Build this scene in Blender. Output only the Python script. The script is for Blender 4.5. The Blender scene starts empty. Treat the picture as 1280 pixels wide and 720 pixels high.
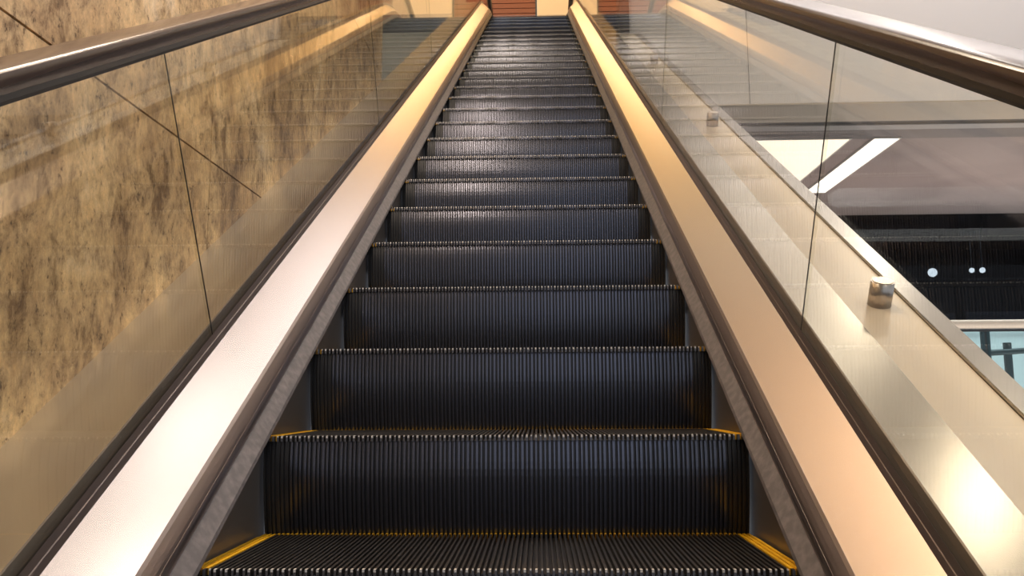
import bpy, bmesh, math, random
from mathutils import Vector
random.seed(4)
C = bpy.context.scene.collection
SC = bpy.context.scene
INC = math.radians(30)
PITCH = .4048
RUN, RISE = PITCH * math.cos(INC), PITCH * math.sin(INC)
HALF = .5075
# ------------------------------------------------------------------ materials
def new_mat(name):
    m = bpy.data.materials.new(name); m.use_nodes = True
    return m, m.node_tree, m.node_tree.nodes, m.node_tree.links
def pbr(name, col, rough=.5, metal=0., spec=.5, noise=None, bump=None, coat=0.):
    """noise=(scale(x,y,z), colour2, contrast lo, hi) ; bump=(scale(x,y,z), strength, distance)"""
    m, t, n, l = new_mat(name)
    b = n['Principled BSDF']
    b.inputs['Base Color'].default_value = (*col, 1)
    b.inputs['Roughness'].default_value = rough
    b.inputs['Metallic'].default_value = metal
    b.inputs['Specular IOR Level'].default_value = spec
    if coat: b.inputs['Coat Weight'].default_value = coat; b.inputs['Coat Roughness'].default_value = .08
    def tex(scale, detail=6):
        tc = n.new('ShaderNodeTexCoord'); mp = n.new('ShaderNodeMapping'); mp.inputs['Scale'].default_value = scale
        nz = n.new('ShaderNodeTexNoise'); nz.inputs['Scale'].default_value = 1; nz.inputs['Detail'].default_value = detail
        l.new(tc.outputs['Object'], mp.inputs['Vector']); l.new(mp.outputs['Vector'], nz.inputs['Vector'])
        return nz.outputs['Fac']
    if noise:
        f = tex(noise[0]); r = n.new('ShaderNodeValToRGB')
        r.color_ramp.elements[0].position = noise[2]; r.color_ramp.elements[0].color = (*col, 1)
        r.color_ramp.elements[1].position = noise[3]; r.color_ramp.elements[1].color = (*noise[1], 1)
        l.new(f, r.inputs['Fac']); l.new(r.outputs['Color'], b.inputs['Base Color'])
    if bump:
        f = tex(bump[0]); bp = n.new('ShaderNodeBump'); bp.inputs['Strength'].default_value = bump[1]
        bp.inputs['Distance'].default_value = bump[2]
        l.new(f, bp.inputs['Height']); l.new(bp.outputs['Normal'], b.inputs['Normal'])
    return m
def emit(name, col, s):
    m, t, n, l = new_mat(name); n.remove(n['Principled BSDF'])
    e = n.new('ShaderNodeEmission'); e.inputs['Color'].default_value = (*col, 1); e.inputs['Strength'].default_value = s
    l.new(e.outputs[0], n['Material Output'].inputs['Surface']); return m
def glass(name, tint, base=.048, k=.8, rough=.0):
    """thin clear pane: straight-through light with a tint, mirror share by the angle of sight (Schlick)"""
    m, t, n, l = new_mat(name); n.remove(n['Principled BSDF'])
    g = n.new('ShaderNodeNewGeometry')
    d = n.new('ShaderNodeVectorMath'); d.operation = 'DOT_PRODUCT'
    l.new(g.outputs['Incoming'], d.inputs[0]); l.new(g.outputs['Normal'], d.inputs[1])
    def mth(op, a, b):
        x = n.new('ShaderNodeMath'); x.operation = op
        for i, v in enumerate((a, b)):
            if v is None: continue
            if hasattr(v, 'links'): l.new(v, x.inputs[i])
            else: x.inputs[i].default_value = v
        return x.outputs[0]
    a = mth('ABSOLUTE', d.outputs['Value'], None)
    a = mth('SUBTRACT', 1., a); a = mth('POWER', a, 5.); a = mth('MULTIPLY', a, k); a = mth('ADD', a, base)
    tr = n.new('ShaderNodeBsdfTransparent'); tr.inputs['Color'].default_value = (*tint, 1)
    gl = n.new('ShaderNodeBsdfGlossy'); gl.inputs['Roughness'].default_value = rough; gl.inputs['Color'].default_value = (.95, .95, .95, 1)
    mx = n.new('ShaderNodeMixShader')
    l.new(a, mx.inputs['Fac']); l.new(tr.outputs[0], mx.inputs[1]); l.new(gl.outputs[0], mx.inputs[2])
    l.new(mx.outputs[0], n['Material Output'].inputs['Surface']); return m
def stone_mat():
    m, t, n, l = new_mat('travertine'); b = n['Principled BSDF']; b.inputs['Roughness'].default_value = .6
    tc = n.new('ShaderNodeTexCoord')
    def nz(scale, detail, rough=.6, dist=0.):
        mp = n.new('ShaderNodeMapping'); mp.inputs['Scale'].default_value = scale
        x = n.new('ShaderNodeTexNoise'); x.inputs['Scale'].default_value = 1; x.inputs['Detail'].default_value = detail
        x.inputs['Roughness'].default_value = rough; x.inputs['Distortion'].default_value = dist
        l.new(tc.outputs['Object'], mp.inputs['Vector']); l.new(mp.outputs['Vector'], x.inputs['Vector']); return x.outputs['Fac']
    def ramp(f, stops):
        r = n.new('ShaderNodeValToRGB'); e = r.color_ramp.elements
        while len(e) < len(stops): e.new(.5)
        for el, (p, c) in zip(e, stops): el.position = p; el.color = (*c, 1)
        l.new(f, r.inputs['Fac']); return r.outputs['Color']
    def mix(mode, fac, a, c):
        x = n.new('ShaderNodeMix'); x.data_type = 'RGBA'; x.blend_type = mode
        if hasattr(fac, 'links'): l.new(fac, x.inputs[0])
        else: x.inputs[0].default_value = fac
        l.new(a, x.inputs[6]); l.new(c, x.inputs[7]); return x.outputs[2]
    big = ramp(nz((2.6, 3.2, 2.2), 9, .72, .35), [(.32, STONE[0]), (.44, STONE[1]), (.56, STONE[2]), (.70, STONE[3])])
    mid = ramp(nz((10, 14, 10), 7, .76, .3), [(.36, (.33, .27, .23)), (.50, (.92, .9, .88)), (.64, (1.25, 1.2, 1.12))])
    pit = ramp(nz((34, 48, 34), 5, .8, .2), [(.34, (.16, .12, .09)), (.43, (.95, .95, .95)), (.62, (1.15, 1.15, 1.12))])
    c = mix('MULTIPLY', .95, big, mid); c = mix('MULTIPLY', .9, c, pit)
    l.new(c, b.inputs['Base Color'])
    bp = n.new('ShaderNodeBump'); bp.inputs['Strength'].default_value = .5; bp.inputs['Distance'].default_value = .006
    l.new(nz((34, 44, 20), 6, .7), bp.inputs['Height']); l.new(bp.outputs['Normal'], b.inputs['Normal'])
    return m
STONE = [(.26, .17, .10), (.48, .33, .185), (.68, .50, .29), (.74, .61, .45)]
M = dict(
    deck=pbr('champagne_metal', (.88, .81, .785), .27, 1.),
    outer=pbr('brushed_steel', (.57, .515, .43), .24, 1., noise=((2, 1.2, 1.2), (.51, .46, .38), .35, .7)),
    outer_left=pbr('brushed_steel_left', (.68, .65, .61), .34, 1., noise=((2, 1.2, 1.2), (.60, .57, .53), .35, .7)),  # same metal as outer, colour lightened to offset dim reflections
    edge=pbr('edge_steel', (.40, .375, .345), .26, 1.),
    lipsteel=pbr('lip_steel', (.62, .54, .52), .3, 1.),
    taupe=pbr('taupe_trim', (.30, .26, .24), .4, .3),
    bronze=pbr('bronze_trim', (.30, .25, .235), .33, .9),
    skirt=pbr('skirt_panel', (.20, .18, .165), .35, .6),
    deflector=pbr('worn_deflector', (.15, .14, .148), .5, .35, noise=((40, 60, 60), (.235, .215, .22), .40, .72)),
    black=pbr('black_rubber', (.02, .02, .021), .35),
    rail=pbr('handrail_rubber', (.085, .058, .046), .27, 0, .5, coat=.2),
    step=pbr('step_tread_black', (.14, .135, .14), .33, .9, .5),
    riser=pbr('step_riser_black', (.125, .13, .16), .25, .95, .5),
    tip=pbr('worn_tip_metal', (.72, .70, .66), .45, .25),
    yellow=pbr('yellow_paint', (.78, .44, .01), .45, noise=((30, 30, 30), (.62, .35, .02), .45, .7)),
    cream=pbr('cream_panel', (.86, .74, .58), .3, 0, .5),
    stone=stone_mat(),
    joint=pbr('joint_grout', (.12, .085, .06), .8),
    white=pbr('white_plaster', (.84, .81, .79), .6),
    soffit=pbr('soffit_taupe', (.70, .62, .52), .5),
    groove=pbr('groove_dark', (.10, .095, .095), .5),
    lip=pbr('lip_grey', (.55, .53, .52), .45),
    band=pbr('band_grey', (.27, .245, .245), .5),
    lowceil=pbr('lower_ceiling_paint', (.46, .385, .37), .55, noise=((.9, .9, .9), (.38, .315, .305), .4, .65)),
    ceil=pbr('ceiling_paint', (.56, .52, .49), .7),
    warmceil=pbr('landing_ceiling_paint', (.70, .50, .22), .7),
    peach=pbr('peach_plaster', (.86, .72, .52), .6),
    shutter=pbr('shutter_red_brown', (.22, .055, .02), .45),
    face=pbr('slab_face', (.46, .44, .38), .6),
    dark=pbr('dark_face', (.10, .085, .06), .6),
    column=pbr('column_dark', (.16, .15, .14), .5),
    floor=pbr('floor_stone', (.06, .058, .055), .4),
    steelknob=pbr('knob_steel', (.55, .50, .46), .3, 1.),
    knobtop=pbr('knob_top', (.80, .66, .52), .3, 1.),
    shopdark=pbr('shop_interior', (.025, .025, .03), .6),
    palecounter=pbr('counter_pale', (.86, .90, .95), .35),
    paleframe=pbr('pale_rail', (.80, .74, .64), .4),
    darkmetal=pbr('dark_metal', (.06, .065, .07), .4, .6),
    glass=glass('balustrade_glass', (.98, .98, .945)),
    tealglass=glass('teal_glass', (.78, .93, .95), .03),
    darkglass=glass('dark_shop_glass', (.30, .31, .34), .010, .35),
    housing=pbr('lamp_housing', (.8, .78, .75), .5),
    l_cool=emit('lamp_white', (1., .93, .86), 7.),
    l_warm=emit('lamp_warm', (1., .74, .42), 18.),
    l_strip=emit('lamp_strip', (1., .90, .82), 3.2),
    l_big=emit('lamp_panel', (1., .83, .68), 1.9),
    l_tube=emit('lamp_tube', (1., .97, .92), 30.),
    l_spot=emit('lamp_round', (.9, 1., 1.), 9.),
)
# ------------------------------------------------------------------ helpers
def obj(name, bm, mat, parent=None, smooth=False):
    bmesh.ops.recalc_face_normals(bm, faces=bm.faces)
    me = bpy.data.meshes.new(name); bm.to_mesh(me); bm.free()
    if smooth:
        for p in me.polygons: p.use_smooth = True
    me.materials.append(M[mat] if isinstance(mat, str) else mat)
    o = bpy.data.objects.new(name, me); C.objects.link(o)
    if parent:
        o.parent = parent
    return o
def tag(o, label, cat, group=None, kind=None):
    o['label'] = label; o['category'] = cat
    if group: o['group'] = group
    if kind: o['kind'] = kind
    return o
def thing(name, label, cat, loc=(0, 0, 0), group=None):
    o = bpy.data.objects.new(name, None); C.objects.link(o); o.location = loc
    o.empty_display_size = .1
    return tag(o, label, cat, group)
def struct(name, bm, mat, label=None, cat=None):
    o = obj(name, bm, mat); o['kind'] = 'structure'
    o['label'] = label or name; o['category'] = cat or name.split('_')[0]
    return o
def box(bm, x0, x1, y0, y1, z0, z1):
    v = [bm.verts.new(p) for p in ((x0, y0, z0), (x1, y0, z0), (x1, y1, z0), (x0, y1, z0), (x0, y0, z1), (x1, y0, z1), (x1, y1, z1), (x0, y1, z1))]
    for f in ((0, 3, 2, 1), (4, 5, 6, 7), (0, 1, 5, 4), (1, 2, 6, 5), (2, 3, 7, 6), (3, 0, 4, 7)): bm.faces.new([v[i] for i in f])
    return bm
def bx(*a):
    return box(bmesh.new(), *a)
def tube(bm, a, b, r, seg=16):
    a, b = Vector(a), Vector(b); d = (b - a).normalized()
    u = d.orthogonal().normalized(); w = d.cross(u)
    ra = [bm.verts.new(a + (u * math.cos(t) + w * math.sin(t)) * r) for t in [2 * math.pi * i / seg for i in range(seg)]]
    rb = [bm.verts.new(b + (u * math.cos(t) + w * math.sin(t)) * r) for t in [2 * math.pi * i / seg for i in range(seg)]]
    for i in range(seg): bm.faces.new((ra[i], ra[(i + 1) % seg], rb[(i + 1) % seg], rb[i]))
    bm.faces.new(ra[::-1]); bm.faces.new(rb)
    return bm
# ------------------------------------------------------------------ the escalator's path (arc length s along the step noses)
YA = 8.93; SA = YA / math.cos(INC); ZA = YA * math.tan(INC); RAD = 2.6; ARC = RAD * INC
ZL = ZA + RAD * (1 - math.cos(INC))                 # level of the upper landing
def path(s):
    """point and normal (Y, Z, ny, nz) of the path"""
    if s <= SA: return s * math.cos(INC), s * math.sin(INC), -math.sin(INC), math.cos(INC)
    if s <= SA + ARC:
        th = INC - (s - SA) / RAD
        return YA + RAD * (math.sin(INC) - math.sin(th)), ZA + RAD * (math.cos(th) - math.cos(INC)), -math.sin(th), math.cos(th)
    return YA + RAD * math.sin(INC) + (s - SA - ARC), ZL, 0., 1.
CW = math.cos(INC)
def srange(s0, s1):
    out = [s0]; n = 8
    for a in [SA + ARC * i / n for i in range(n + 1)]:
        if s0 < a < s1: out.append(a)
    out.append(s1); return out
S0, S1 = -2.6, 13.4
def sweep(prof, side, s0=S0, s1=S1, bm=None):
    """closed cross-section prof [(x, v)], v measured vertically on the incline, carried along the path"""
    bm = bm or bmesh.new(); rings = []
    for s in srange(s0, s1):
        y, z, ny, nz = path(s)
        rings.append([bm.verts.new((side * x, y + ny * v * CW, z + nz * v * CW)) for x, v in prof])
    n = len(prof)
    for a, b in zip(rings, rings[1:]):
        for i in range(n): bm.faces.new((a[i], a[(i + 1) % n], b[(i + 1) % n], b[i]))
    bm.faces.new(rings[0][::-1]); bm.faces.new(rings[-1])
    return bm
# ------------------------------------------------------------------ steps
NR = 107
PR = 2 * HALF / NR                     # tread rib pitch
def tread_bm():
    bm = bx(-HALF, HALF, .018, .386, -.03, -.011)
    for i in range(NR):
        x = -HALF + (i + .5) * PR
        if i < 3 or i >= NR - 3:
            box(bm, x - .0025, x + .0025, -.004, .0078, -.0112, 0); continue
        w = .0019 if i % 2 else .0023
        box(bm, x - w, x + w, -.003 if i % 2 else -.006, .366, -.0112, 0)
    return bm
def tips_bm():
    bm = bmesh.new()
    for i in range(3, NR - 3):
        x = -HALF + (i + .5) * PR
        if i % 2: box(bm, x - .0014, x + .0014, -.0036, .001, -.0022, .0003)
        else: box(bm, x - .0019, x + .0019, -.0066, .002, -.0042, .0004)
    return bm
def side_line_bm(side):
    bm = bmesh.new()
    a, b = sorted((side * (HALF - .001), side * (HALF - 3 * PR + .001)))
    box(bm, a, b, .008, .335, -.0112, -.0035)
    for i in range(3):
        x = side * (HALF - (i + .5) * PR); box(bm, x - .0030, x + .0030, .008, .334, -.004, 0)
        box(bm, x - .0025, x + .0025, .335, .385, -.0112, -.001)
    return bm
def back_line_bm():
    bm = bmesh.new()
    for i in range(3, NR - 3):
        x = -HALF + (i + .5) * PR; w = .0021
        box(bm, x - w, x + w, .3662, .386, -.0112, 0)
    return bm
def riser_bm():
    """ribbed sheet: a narrow tall rib under every second tread rib, a broad low one between"""
    bm = bmesh.new(); xs = []
    for i in range(NR):
        x = -HALF + (i + .5) * PR
        if i % 2 == 0: pr = ((-.0030, 0), (-.0018, .0066), (.0018, .0066), (.0030, 0))
        else: pr = ((-.0038, 0), (-.0026, .0036), (.0026, .0036), (.0038, 0))
        xs += [(max(-HALF, min(HALF, x + dx)), d) for dx, d in pr]
    NV = 16; rows = []
    for j in range(NV + 1):
        t = j / NV; z = -.0112 - t * (RISE + .03)
        y0 = .006 + .040 * t * t + (.006 * (1 - t * 3) ** 2 if t < .333 else 0)
        rows.append([bm.verts.new((x, y0 - d, z)) for x, d in xs])
    for a, b in zip(rows, rows[1:]):
        for i in range(len(xs) - 1):
            f = bm.faces.new((a[i], a[i + 1], b[i + 1], b[i]))
            if (xs[i][1] == 0 and xs[i + 1][1] == 0) or abs(xs[i][0]) > HALF - 5.5 * PR: f.material_index = 1      # groove floors black for grime and painted-in shade; dull end ribs too
    top = [bm.verts.new((x, .03, -.0113)) for x, d in xs]
    for i in range(len(xs) - 1): bm.faces.new((rows[0][i], top[i], top[i + 1], rows[0][i + 1]))
    # back and sides so that the sheet is a solid casting
    bk = [bm.verts.new((sx * HALF, .06, z)) for sx in (-1, 1) for z in (-.0113, -RISE - .0412)]
    bm.faces.new((bk[0], bk[1], bk[3], bk[2]))
    for sx, col in ((-1, 0), (1, -1)):
        q = bk[:2] if sx < 0 else bk[2:]
        bm.faces.new([r[col] for r in rows] + [q[1], q[0], top[col]])
    return bm
ORD = ['lowest', 'second', 'third', 'fourth', 'fifth', 'sixth', 'seventh', 'eighth', 'ninth', 'tenth', 'eleventh', 'twelfth', 'thirteenth',
       'fourteenth', 'fifteenth', 'sixteenth', 'seventeenth', 'eighteenth', 'nineteenth', 'twentieth', 'twenty-first', 'twenty-second',
       'twenty-third', 'twenty-fourth', 'twenty-fifth', 'twenty-sixth', 'twenty-seventh', 'twenty-eighth', 'twenty-ninth']
step0 = thing('escalator_step', '', 'step', group='black ribbed steps of the escalator')
obj('tread', tread_bm(), 'step', step0)
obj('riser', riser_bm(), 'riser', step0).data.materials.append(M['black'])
obj('nose_tips', tips_bm(), 'tip', step0)['label'] = 'row of worn bare metal rib tips'
for sd in (-1, 1):
    obj('yellow_side_line', side_line_bm(sd), 'yellow', step0)
obj('yellow_back_line', back_line_bm(), 'yellow', step0)
for ch in step0.children:
    if ch.name.startswith('yellow'): ch['label'] = 'worn yellow warning line along the tread edge'
kids = list(step0.children)
NSTEP = 28
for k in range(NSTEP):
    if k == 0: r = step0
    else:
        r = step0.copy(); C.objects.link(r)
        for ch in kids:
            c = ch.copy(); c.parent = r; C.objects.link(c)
    y, z, _, _ = path(k * PITCH)
    r.location = (0, y, z)
    if k == 0: r['label'] = 'lowest black ribbed escalator step in view, its tread ringed by worn yellow lines'
    elif k == 1: r['label'] = 'second black escalator step from the bottom, thin yellow lines on its narrow visible tread'
    elif k == NSTEP - 1: r['label'] = 'topmost dark escalator step, flattening out at the upper landing'
    else: r['label'] = 'black ribbed escalator step showing its riser only, %s step up from the bottom' % ORD[k]
# ------------------------------------------------------------------ balustrades, one each side
JOINTS = [.515, 2.64, 4.765, 6.89, 9.015, 11.14]
SNAME = {-1: 'left', 1: 'right'}
def pane_bm(side, s0, s1):
    return sweep([(.6225, .185), (.6325, .185), (.6325, .915), (.6225, .915)], side, s0, s1)
for side in (-1, 1):
    if side < 0: lab = 'left glass balustrade of the escalator, next to the travertine wall'
    else: lab = 'right glass balustrade of the escalator, next to the open hall and white wall'
    b = thing('escalator_balustrade', lab, 'balustrade', group='glass sided balustrades flanking the steps')
    obj('skirt_panel', sweep([(.513, -.33), (.513, .0), (.523, .0), (.523, -.33)], side), 'skirt', b)
    obj('skirt_deflector', sweep([(.514, -.022), (.493, -.005), (.489, .004), (.491, .013), (.5125, .047), (.516, .047), (.516, -.022)], side), 'deflector', b)['label'] = 'scuffed dark grey deflector strip'
    obj('moulding_lip', sweep([(.518, .0475), (.5103, .049), (.5098, .056), (.5106, .064), (.5125, .0715), (.518, .0715)], side), 'lipsteel', b)['label'] = 'lighter steel lip along the deflector'
    obj('moulding', sweep([(.518, .0718), (.5128, .0718), (.5150, .0790), (.5190, .0890), (.5245, .1015), (.529, .1075), (.536, .1075), (.536, .0718)], side), 'bronze', b)['label'] = 'dull bronze moulding'
    obj('inner_deck', sweep([(.5285, .1065), (.613, .1895), (.613, .165), (.5365, .085)], side), 'deck', b)['label'] = 'smooth champagne coloured sloping deck'
    obj('inner_glass_channel', sweep([(.6128, .17), (.6128, .191), (.6145, .2045), (.6155, .2065), (.6178, .2215), (.6206, .2175), (.6206, .17)], side), 'bronze', b)
    obj('outer_glass_channel', sweep([(.6345, .17), (.6345, .2300), (.637, .2320), (.6475, .2135), (.65, .2065), (.65, .17)], side), 'taupe', b)
    obj('gasket', sweep([(.6205, .171), (.6348, .171), (.6348, .196), (.6205, .196)], side), 'black', b)
    if side < 0:
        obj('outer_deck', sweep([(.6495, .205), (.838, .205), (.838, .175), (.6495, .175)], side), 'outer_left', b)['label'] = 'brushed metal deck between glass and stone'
    else:
        obj('outer_deck', sweep([(.6495, .205), (.766, .205), (.766, .175), (.6495, .175)], side), 'outer', b)['label'] = 'brushed metal deck outside the glass'
    ss = [S0] + JOINTS + [S1]
    for a, c in zip(ss, ss[1:]):
        obj('glass_panel', pane_bm(side, a + .0014, c - .0014), 'glass', b)
    for a in JOINTS:
        obj('glass_seal', sweep([(.6228, .2), (.6246, .2), (.6246, .91), (.6228, .91)], side, a - .0013, a + .0013), 'black', b)
    # handrail: belt runs on its own, on a dark guide fixed to the glass edge
    obj('handrail_guide', sweep([(.606, .893), (.649, .893), (.653, .90), (.653, .926), (.602, .926), (.602, .90)], side), 'black', b)
    cx = .6275
    hp = [(.024, .9095), (.0285, .9100), (.0345, .9180), (.0388, .9265), (.0410, .9325), (.0414, .9385), (.0410, .9425), (.0385, .9458), (.0370, .9470), (.0310, .9488), (.018, .9500), (.006, .9505)]
    pr = [(cx + x, v) for x, v in hp] + [(cx - x, v) for x, v in reversed(hp)] + [(cx - .026, .927), (cx + .026, .927)]
    h = obj('escalator_handrail', sweep(pr, side), 'rail', smooth=False)
    for p in h.data.polygons: p.use_smooth = len(p.vertices) == 4
    h.data.set_sharp_from_angle(angle=math.radians(24))
    tag(h, 'dark brown moving handrail belt along the %s glass, %s' % (SNAME[side], 'in front of the stone wall' if side < 0 else 'in front of the white wall'), 'handrail', 'moving handrail belts')
# cladding outside the right deck
SCL = (5.46) / math.cos(INC) + .06
cl = thing('escalator_cladding', 'cream cladding strip with steel edge and round stoppers outside the right balustrade', 'cladding')
obj('cream_panel', sweep([(.767, .202), (.904, .202), (.904, .17), (.767, .17)], 1, S0, SCL), 'cream', cl)['label'] = 'flat cream top panel'
obj('steel_edge', sweep([(.9055, .208), (.907, .2105), (.953, .2105), (.955, .208), (.955, .12), (.9055, .12)], 1, S0, SCL), 'edge', cl)['label'] = 'satin steel edge strip'
obj('side_panel', sweep([(.91, .1195), (.95, .1195), (.95, -1.0), (.91, -1.0)], 1, S0, SCL), 'cream', cl)
def knob(parent, ky):
    s = ky / math.cos(INC) + .202 * math.sin(INC) * CW * 0
    # foot of the stopper on the panel
    y, z, ny, nz = path(s); w = .202 * CW
    base = Vector((.842, y + ny * w, z + nz * w)); n = Vector((0, ny, nz)); ax = n
    o = obj('stopper', tube(bmesh.new(), base, base + ax * .058, .0255, 32), 'steelknob', parent)
    for p in o.data.polygons: p.use_smooth = len(p.vertices) == 4
    o['label'] = 'short brushed steel cylinder'
    t = obj('stopper_cap', tube(bmesh.new(), base + ax * .058, base + ax * .0595, .022, 32), 'knobtop', o)
for ky in (.575, 2.265, 3.955):
    knob(cl, ky)
# ------------------------------------------------------------------ the left stone wall, joints between its slabs
XW = -.838
def stone_wall():
    bm = bmesh.new()
    ys = [-8, -6.58, -5.34, -4.10, -2.86, -1.62, -.40, .841, 2.08, 3.37]; zs = [-2.8, -1.54, -.30, .942, 2.184, 3.43, 4.67, 6.0]
    g = .0028
    for a, b_ in zip(ys, ys[1:]):
        for c, d in zip(zs, zs[1:]):
            box(bm, XW - .03, XW, a + g, b_ - g, c + g, d - g)
    return bm
w = struct('wall_left', stone_wall(), 'stone', 'golden brown travertine wall of large slabs left of the escalator', 'wall')
j = obj('joint_backing', bx(XW - .2, XW - .006, -8, 3.369, -2.8, 6.0), 'joint', w); j['kind'] = 'structure'
# ------------------------------------------------------------------ upper landing
YF = 9.55
struct('floor_upper', bx(-6, -.66, YF, 14, ZL - .25, ZL), 'floor', 'upper landing floor left of the escalator', 'floor')
struct('floor_upper.001', bx(.66, 6, YF, 14, ZL - .25, ZL), 'floor', 'upper landing floor right of the escalator', 'floor')
struct('floor_landing', bx(-.50, .50, path(NSTEP * PITCH + .02)[0] + .02, 14, ZL - .2, ZL - .001), 'floor', 'dark landing plate at the head of the steps', 'floor')
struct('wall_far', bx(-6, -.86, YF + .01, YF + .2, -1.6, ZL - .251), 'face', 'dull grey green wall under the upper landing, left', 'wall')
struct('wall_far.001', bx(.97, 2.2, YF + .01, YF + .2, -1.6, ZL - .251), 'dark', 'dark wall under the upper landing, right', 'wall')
struct('wall_niche', bx(-2.3, -2.1, 3.4, YF, -1.6, 8.29), 'face', 'unseen grey side wall added beyond the stone wall for the deck to mirror', 'wall')  # unseen wall put in to grey the left outer deck's reflection
YB = 12.4
bm = bmesh.new()
box(bm, -6, -1.12, YB, YB + .2, ZL, 8.3); box(bm, .11, .86, YB, YB + .2, ZL, 8.3); box(bm, 1.75, 6, YB, YB + .2, ZL, 8.3)
box(bm, -1.12, .11, YB, YB + .2, ZL + 2.4, 8.3); box(bm, .86, 1.75, YB, YB + .2, ZL + 2.4, 8.3)
struct('wall_back', bm, 'peach', 'peach coloured wall behind the upper landing', 'wall')
def shutter(name, x0, x1, lab):
    r = thing(name, lab, 'shutter', (0, YB + .1, ZL), 'red brown shutters on the upper floor')
    bm = bmesh.new()
    n = 26
    for i in range(n):
        z0 = .005 + i * .092
        box(bm, x0 + .01, x1 - .01, -.012, .012, z0, z0 + .078); box(bm, x0 + .01, x1 - .01, .002, .012, z0 + .078, z0 + .092)
    obj('slats', bm, 'shutter', r)
    for x in (x0 + .003, x1 - .033):
        obj('guide_rail', bx(x, x + .03, -.03, .03, 0, 2.398), 'darkmetal', r)
shutter('roller_shutter', -1.12, .11, 'red brown slatted shutter straight above the head of the steps')
shutter('roller_shutter.001', .86, 1.75, 'red brown slatted shutter seen through the right glass, above the dark wall')
# ------------------------------------------------------------------ right: bulkhead wall, lower ceiling, shop front
YW = 5.46; ZB = 2.715
K = (YW + 1.444) / (6.1 + 1.444)
def sc(x, y): return .0728 + (x - .0728) * K, -1.444 + (y + 1.444) * K
bm = bx(.965, 12, YW, YW + .25, ZB, 8.3); box(bm, .875, .965, YW, YW + .25, 3.36, 8.3)
struct('wall_right', bm, 'white', 'large white bulkhead wall beyond the right glass', 'wall')
gj = obj('panel_joint', bx(1.858, 1.862, YW - .002, YW - .0005, ZB, 6.09), 'groove', bpy.data.objects['wall_right']); gj['kind'] = 'structure'
struct('trim_1', bx(.79, .874, YW + .02, YW + .25, 3.36, 8.3), 'column', 'dark narrow column at the end of the white wall', 'trim')
struct('trim_2', bx(.965, 12, YW + .002, 5.93, ZB - .012, ZB - .001), 'soffit', 'taupe soffit under the white wall', 'trim')
struct('trim_3', bx(.965, 12, 5.931, 6.02, ZB - .004, ZB + .05), 'groove', 'dark groove in the soffit', 'trim')
bm = bx(.965, 12, 6.02, 6.055, ZB - .02, ZB + .05); box(bm, .965, 12, 6.075, 6.17, ZB - .014, ZB + .05)
struct('trim_4', bm, 'lip', 'pale grey metal lip along the soffit', 'trim')
struct('trim_5', bx(.965, 12, 6.171, 6.48, ZB - .004, ZB + .05), 'band', 'dark grey band along the edge of the lower ceiling', 'trim')
YS = 9.93
struct('ceiling_lower', bx(.965, 12, 6.481, YS + .02, ZB, ZB + .1), 'lowceil', 'brownish pink ceiling of the floor beyond', 'ceiling')
def flat(pts, z0, z1):
    bm = bmesh.new()
    a = [bm.verts.new((x, y, z0)) for x, y in pts]; b_ = [bm.verts.new((x, y, z1)) for x, y in pts]; n = len(pts)
    bm.faces.new(a); bm.faces.new(b_)
    for i in range(n): bm.faces.new((a[i], a[(i + 1) % n], b_[(i + 1) % n], b_[i]))
    return bm
def ceil_light(name, pts, mat, lab, z=ZB, group=None, d=.02):
    cx = sum(p[0] for p in pts) / len(pts); cy = sum(p[1] for p in pts) / len(pts)
    r = thing(name, lab, 'light', (cx, cy, z), group)
    ctr = lambda f: [((x - cx) * f, (y - cy) * f) for x, y in pts]
    fr = bmesh.new(); o_, i_ = ctr(1.0), [((x - cx) - math.copysign(.012, x - cx), (y - cy) - math.copysign(.012, y - cy)) for x, y in pts]
    n = len(pts)
    vo = [[fr.verts.new((x, y, zz)) for x, y in o_] for zz in (-d, -.001)]; vi = [[fr.verts.new((x, y, zz)) for x, y in i_] for zz in (-d, -.001)]
    for i in range(n):
        k = (i + 1) % n
        fr.faces.new((vo[0][i], vo[0][k], vi[0][k], vi[0][i])); fr.faces.new((vo[1][i], vo[1][k], vi[1][k], vi[1][i]))
        fr.faces.new((vo[0][i], vo[0][k], vo[1][k], vo[1][i])); fr.faces.new((vi[0][i], vi[0][k], vi[1][k], vi[1][i]))
    obj('frame', fr, 'housing', r)
    obj('diffuser', flat([(x * .999, y * .999) for x, y in i_], -d * .7, -d * .4), mat, r)
    return r
ceil_light('strip_light', [sc(3.545, 7.15), sc(3.83, 7.15), sc(3.83, 9.5), sc(3.545, 9.5)], 'l_strip', 'narrow bright white strip light in the lower ceiling')
ceil_light('panel_light', [sc(1.75, 7.15), sc(3.325, 7.15), sc(3.325, 9.2), sc(1.75, 9.2)], 'l_big', 'broad glowing peach light panel in the lower ceiling beside the narrow strip')
# shop front far behind
struct('floor_lower', bx(1.6, 12, 6.6, YS + 3, -.1, 0), 'floor', 'floor of the level beyond the hall', 'floor')
wn = struct('window_1', bx(1.6, 12, YS, YS + .02, .3, ZB - .001), 'darkglass', 'wide dark shop window under the lower ceiling', 'window')
for x in (3.6, 5.68, 8.1):
    o = obj('mullion', bx(x - .05, x + .05, YS + .021, YS + .09, .3, ZB - .002), 'groove', wn); o['kind'] = 'structure'
o = obj('transom', bx(1.6, 12, YS + .022, YS + .06, 1.83, 1.85), 'band', wn); o['kind'] = 'structure'
struct('ceiling_shop', bx(1.6, 12, YS + .0205, YS + 3, ZB, ZB + .1), 'shopdark', 'dark ceiling inside the shop', 'ceiling')
struct('wall_shop', bx(1.6, 12, YS + 2.8, YS + 3, 0, ZB - .001), 'shopdark', 'dark back wall inside the shop', 'wall')
struct('baseboard_shop', bx(1.6, 12, YS - .01, YS + .03, 0, .299), 'palecounter', 'pale base below the shop window', 'trim')
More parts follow.
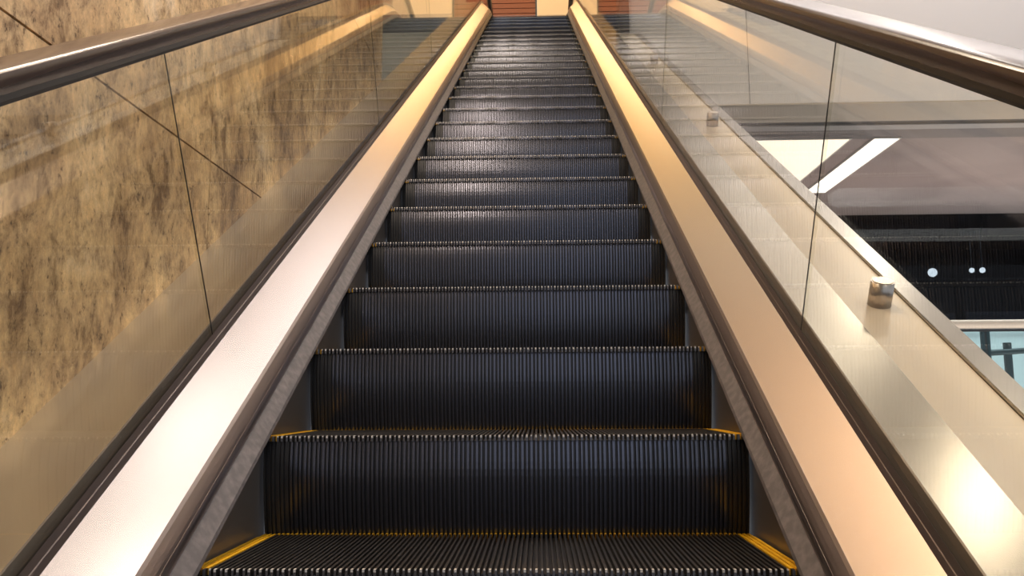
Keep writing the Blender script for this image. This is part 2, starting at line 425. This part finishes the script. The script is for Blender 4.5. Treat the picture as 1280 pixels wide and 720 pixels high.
def display(x0, x1, y0, y1, h, lab):
    r = thing('display_counter', lab, 'counter', ((x0 + x1) / 2, (y0 + y1) / 2, 0), 'pale counters near the shop window')
    hx, hy = (x1 - x0) / 2, (y1 - y0) / 2
    obj('body', bx(-hx + .03, hx - .03, -hy + .03, hy - .03, .08, h - .05), 'palecounter', r)
    obj('plinth', bx(-hx + .06, hx - .06, -hy + .06, hy - .06, 0, .08), 'band', r)
    obj('top', bx(-hx, hx, -hy, hy, h - .05, h), 'palecounter', r)
display(4.2, 9.0, 9.2, 9.75, 1.12, 'long pale counter seen through the teal glass panels')
display(5.80, 8.2, 10.3, 10.9, 1.43, 'pale bluish block added for a bright reflection in the dark shop window, above the cream rail')  # counter shape standing in for a reflection on the window
for i, (x, z, y, rad) in enumerate(((5.64, 2.02, 10.6, .062), (6.34, 2.09, 10.9, .036), (6.49, 2.09, 10.9, .04))):
    lab = ['larger round glowing lamp inside the dark shop window', 'left one of the two small round lamps inside the dark shop window', 'right one of the two small round lamps inside the dark shop window'][i]
    r = thing('pendant_lamp', lab, 'lamp', (x, y, ZB), 'round lamps in the shop')
    bm = bmesh.new(); bmesh.ops.create_uvsphere(bm, u_segments=20, v_segments=12, radius=rad)
    bmesh.ops.translate(bm, verts=bm.verts, vec=(0, 0, z - ZB)); obj('globe', bm, 'l_spot', r, True)
    obj('cord', tube(bmesh.new(), (0, 0, -.001), (0, 0, z - ZB + rad), .003, 8), 'groove', r)
    obj('canopy', tube(bmesh.new(), (0, 0, -.02), (0, 0, -.0005), .03, 16), 'groove', r)
# teal glass balustrade on that floor
YR = 8.0
r = thing('guard_rail', 'teal glass guard rail with cream top rail below the dark shop window', 'railing', (0, YR, 0))
obj('top_rail', tube(bmesh.new(), (2.4, 0, 1.065), (11, 0, 1.065), .05, 24), 'paleframe', r)['label'] = 'round cream top rail'
obj('rail_channel', bx(2.4, 11, -.02, .02, .985, 1.012), 'darkmetal', r)
for i, x in enumerate((2.6, 3.78, 4.97, 6.16, 7.35, 8.54, 9.7)):
    bm = bx(x - .045, x + .045, .012, .05, 0, .99); box(bm, x - .06, x + .06, -.03, .055, 0, .03)
    obj('post', bm, 'darkmetal', r)
    if i < 6: obj('glass_panel', bx(x + .01, x + 1.17, -.006, .006, .06, .99), 'tealglass', r)
r = thing('inner_rail', 'dark inner handrail running away behind the teal glass', 'railing', (0, 0, 0))
bm = tube(bmesh.new(), (5.05, 8.5, .765), (6.6, 8.75, .86), .035, 14)
obj('rail_bar', bm, 'darkmetal', r)
for x, y, z in ((5.52, 8.62, .80), (6.35, 8.70, .84)):
    obj('post', tube(bmesh.new(), (x, y, 0), (x, y, z + .1), .045, 14), 'darkmetal', r)
# ------------------------------------------------------------------ shell
struct('floor', bx(-3, 12, -9, 6.6, -1.7, -1.55), 'floor', 'floor of the lower hall', 'floor')
struct('ceiling', bx(-6, 12, -9, YW - .001, 6.1, 6.25), 'ceil', 'ceiling over the escalator hall', 'ceiling')
struct('ceiling.001', bx(-6, 12, YW, 14, 8.3, 8.45), 'warmceil', 'higher ceiling over the upper landing', 'ceiling')
def sq(x, y, a, b=None): b = b or a; return [(x - a, y - b), (x + a, y - b), (x + a, y + b), (x - a, y + b)]
for (x, y), lab in zip(((3.9, 2.4), (3.55, 4.85), (2.55, 3.45), (5.6, -1.4), (3.5, -7), (1.3, -7.5)),
                       ('mirrored in the right outer deck', 'nearest the white wall', 'mirrored in the left inner deck', 'added as fill to the right of the camera', 'added as fill behind the camera on the right', 'added as fill behind the camera over the steps')):
    ceil_light('panel_light', sq(x, y, .3), 'l_cool', 'square white ceiling panel light over the hall, ' + lab, 6.1, 'square panel lights of the hall')  # panels beside and behind the camera are added to house fill spots
for i, (x, y) in enumerate(((1.0, 10.2), (-1.1, 10.9), (.4, 11.8), (-.5, 12.1))):
    bm = bmesh.new()
    r = thing('downlight', 'round warm downlight in the ceiling over the upper landing, %s' % ('near right', 'near left', 'far right', 'far left')[i], 'light', (x, y, 8.3), 'warm downlights over the landing')
    obj('trim_ring', tube(bmesh.new(), (0, 0, -.012), (0, 0, -.001), .16, 28), 'housing', r)
    obj('lens', tube(bmesh.new(), (0, 0, -.02), (0, 0, -.0125), .13, 28), 'l_warm', r)
def lamp(kind, loc, energy, col, size=1., rot=(0, 0, 0), sy=None):
    l = bpy.data.lights.new('room_or_fill_light', kind); l.energy = energy; l.color = col
    if kind == 'AREA':
        l.shape = 'RECTANGLE'; l.size = size; l.size_y = sy or size
    else: l.shadow_soft_size = size
    o = bpy.data.objects.new('room_or_fill_light', l); C.objects.link(o); o.location = loc; o.rotation_euler = rot
    return l, o
WARM = (1., .56, .19)
lamp('AREA', (0, 10.2, 7.9), 26, (1., .70, .40), 4, (math.radians(62), 0, 0), .5)   # added fill on the back wall, no fixture there
lamp('AREA', (0, 10.9, 8.2), 33, (1., .57, .17), 5, sy=2)                             # warm landing lights
lamp('AREA', (.1, 11, 7.5), 18, WARM, 2.4, (math.pi, 0, 0), 2.4)               # added uplight to brighten the landing ceiling, no cove built
lamp('AREA', (4.2, -3.6, 6.092), 55, (1., .91, .87), 8, sy=12)             # added broad fill just below the hall ceiling
for x, y, e in ((3.9, 2.4, 66), (3.55, 4.85, 55), (5.6, -1.4, 640), (3.5, -7, 320), (1.3, -7.5, 60)):
    l, o = lamp('SPOT', (x, y, 6.05), e, (1., .87, .72), .2); l.spot_size = math.radians(150); l.spot_blend = .8  # spots beside and behind the camera added as fill
lamp('AREA', (-.40, 1.4, 6.0), 130, (1., .83, .62), .35, (0, math.radians(-4), 0), 3.6)   # added light down the stone wall, without a fixture
wv = 2.5                                                                    # height of an added slim light that brightens the upper stone, no fitting
l, o = lamp('AREA', (-.42, .3 * CW, .3 * .5 + wv), 46, (1., .81, .64), .06, sy=2.8)
ya = Vector((0, CW, .5)); za = Vector((.62, -.4, .7)); za = (za - ya * za.dot(ya)).normalized(); xa = ya.cross(za)
from mathutils import Matrix
mm = Matrix((xa, ya, za)).transposed().to_4x4(); mm.translation = o.location; o.matrix_world = mm
assert za.x > 0 and za.z > 0, za
lamp('AREA', (5, 4.7, 6.0), 140, (1., .95, .95), 7, (math.radians(66), 0, 0), .4)        # added fill to lift the white wall
lamp('AREA', (-1.5, 5.8, 7.8), 75, (1., .95, .82), 1, (math.radians(66), 0, 0))                  # added to brighten the recess, no lamp there
lamp('AREA', (4.8, 7.6, .08), 85, (1., .84, .80), 4.5, (math.pi, 0, 0), 3.6)  # added uplight in place of floor bounce, for the lower ceiling
lamp('AREA', (7, 10.6, 2.6), 60, (.85, .92, 1.), 2, sy=.5)                   # added to brighten the counter in the shop
lamp('AREA', (6, 8.7, 2.66), 85, (.95, .97, 1.), 5, sy=1)                  # added fill for the counter and floor beyond
# ------------------------------------------------------------------ world, camera, view
wd = bpy.data.worlds.new('World'); SC.world = wd; wd.use_nodes = True
bg = wd.node_tree.nodes['Background']; bg.inputs['Color'].default_value = (.80, .86, 1., 1); bg.inputs['Strength'].default_value = .7
cam = bpy.data.cameras.new('Camera'); co = bpy.data.objects.new('Camera', cam); C.objects.link(co); SC.camera = co
cam.sensor_width = 36; cam.lens = 1063.35 / 1280 * 36; cam.clip_start = .02
p_, y_, r_ = .1305, .0304, -.0056
fwd = Vector((-math.sin(y_) * math.cos(p_), math.cos(y_) * math.cos(p_), math.sin(p_)))
rt = Vector((math.cos(y_), math.sin(y_), 0)); up = rt.cross(fwd)
rt2 = rt * math.cos(r_) + up * math.sin(r_); up2 = -rt * math.sin(r_) + up * math.cos(r_)
from mathutils import Matrix
m = Matrix((rt2, up2, -fwd)).transposed().to_4x4(); m.translation = Vector((.0728, -1.4442, .2757))
co.matrix_world = m
SC.view_settings.view_transform = 'Standard'; SC.view_settings.look = 'None'; SC.view_settings.gamma = 1
SC.view_settings.use_curve_mapping = False; SC.view_settings.exposure = .08
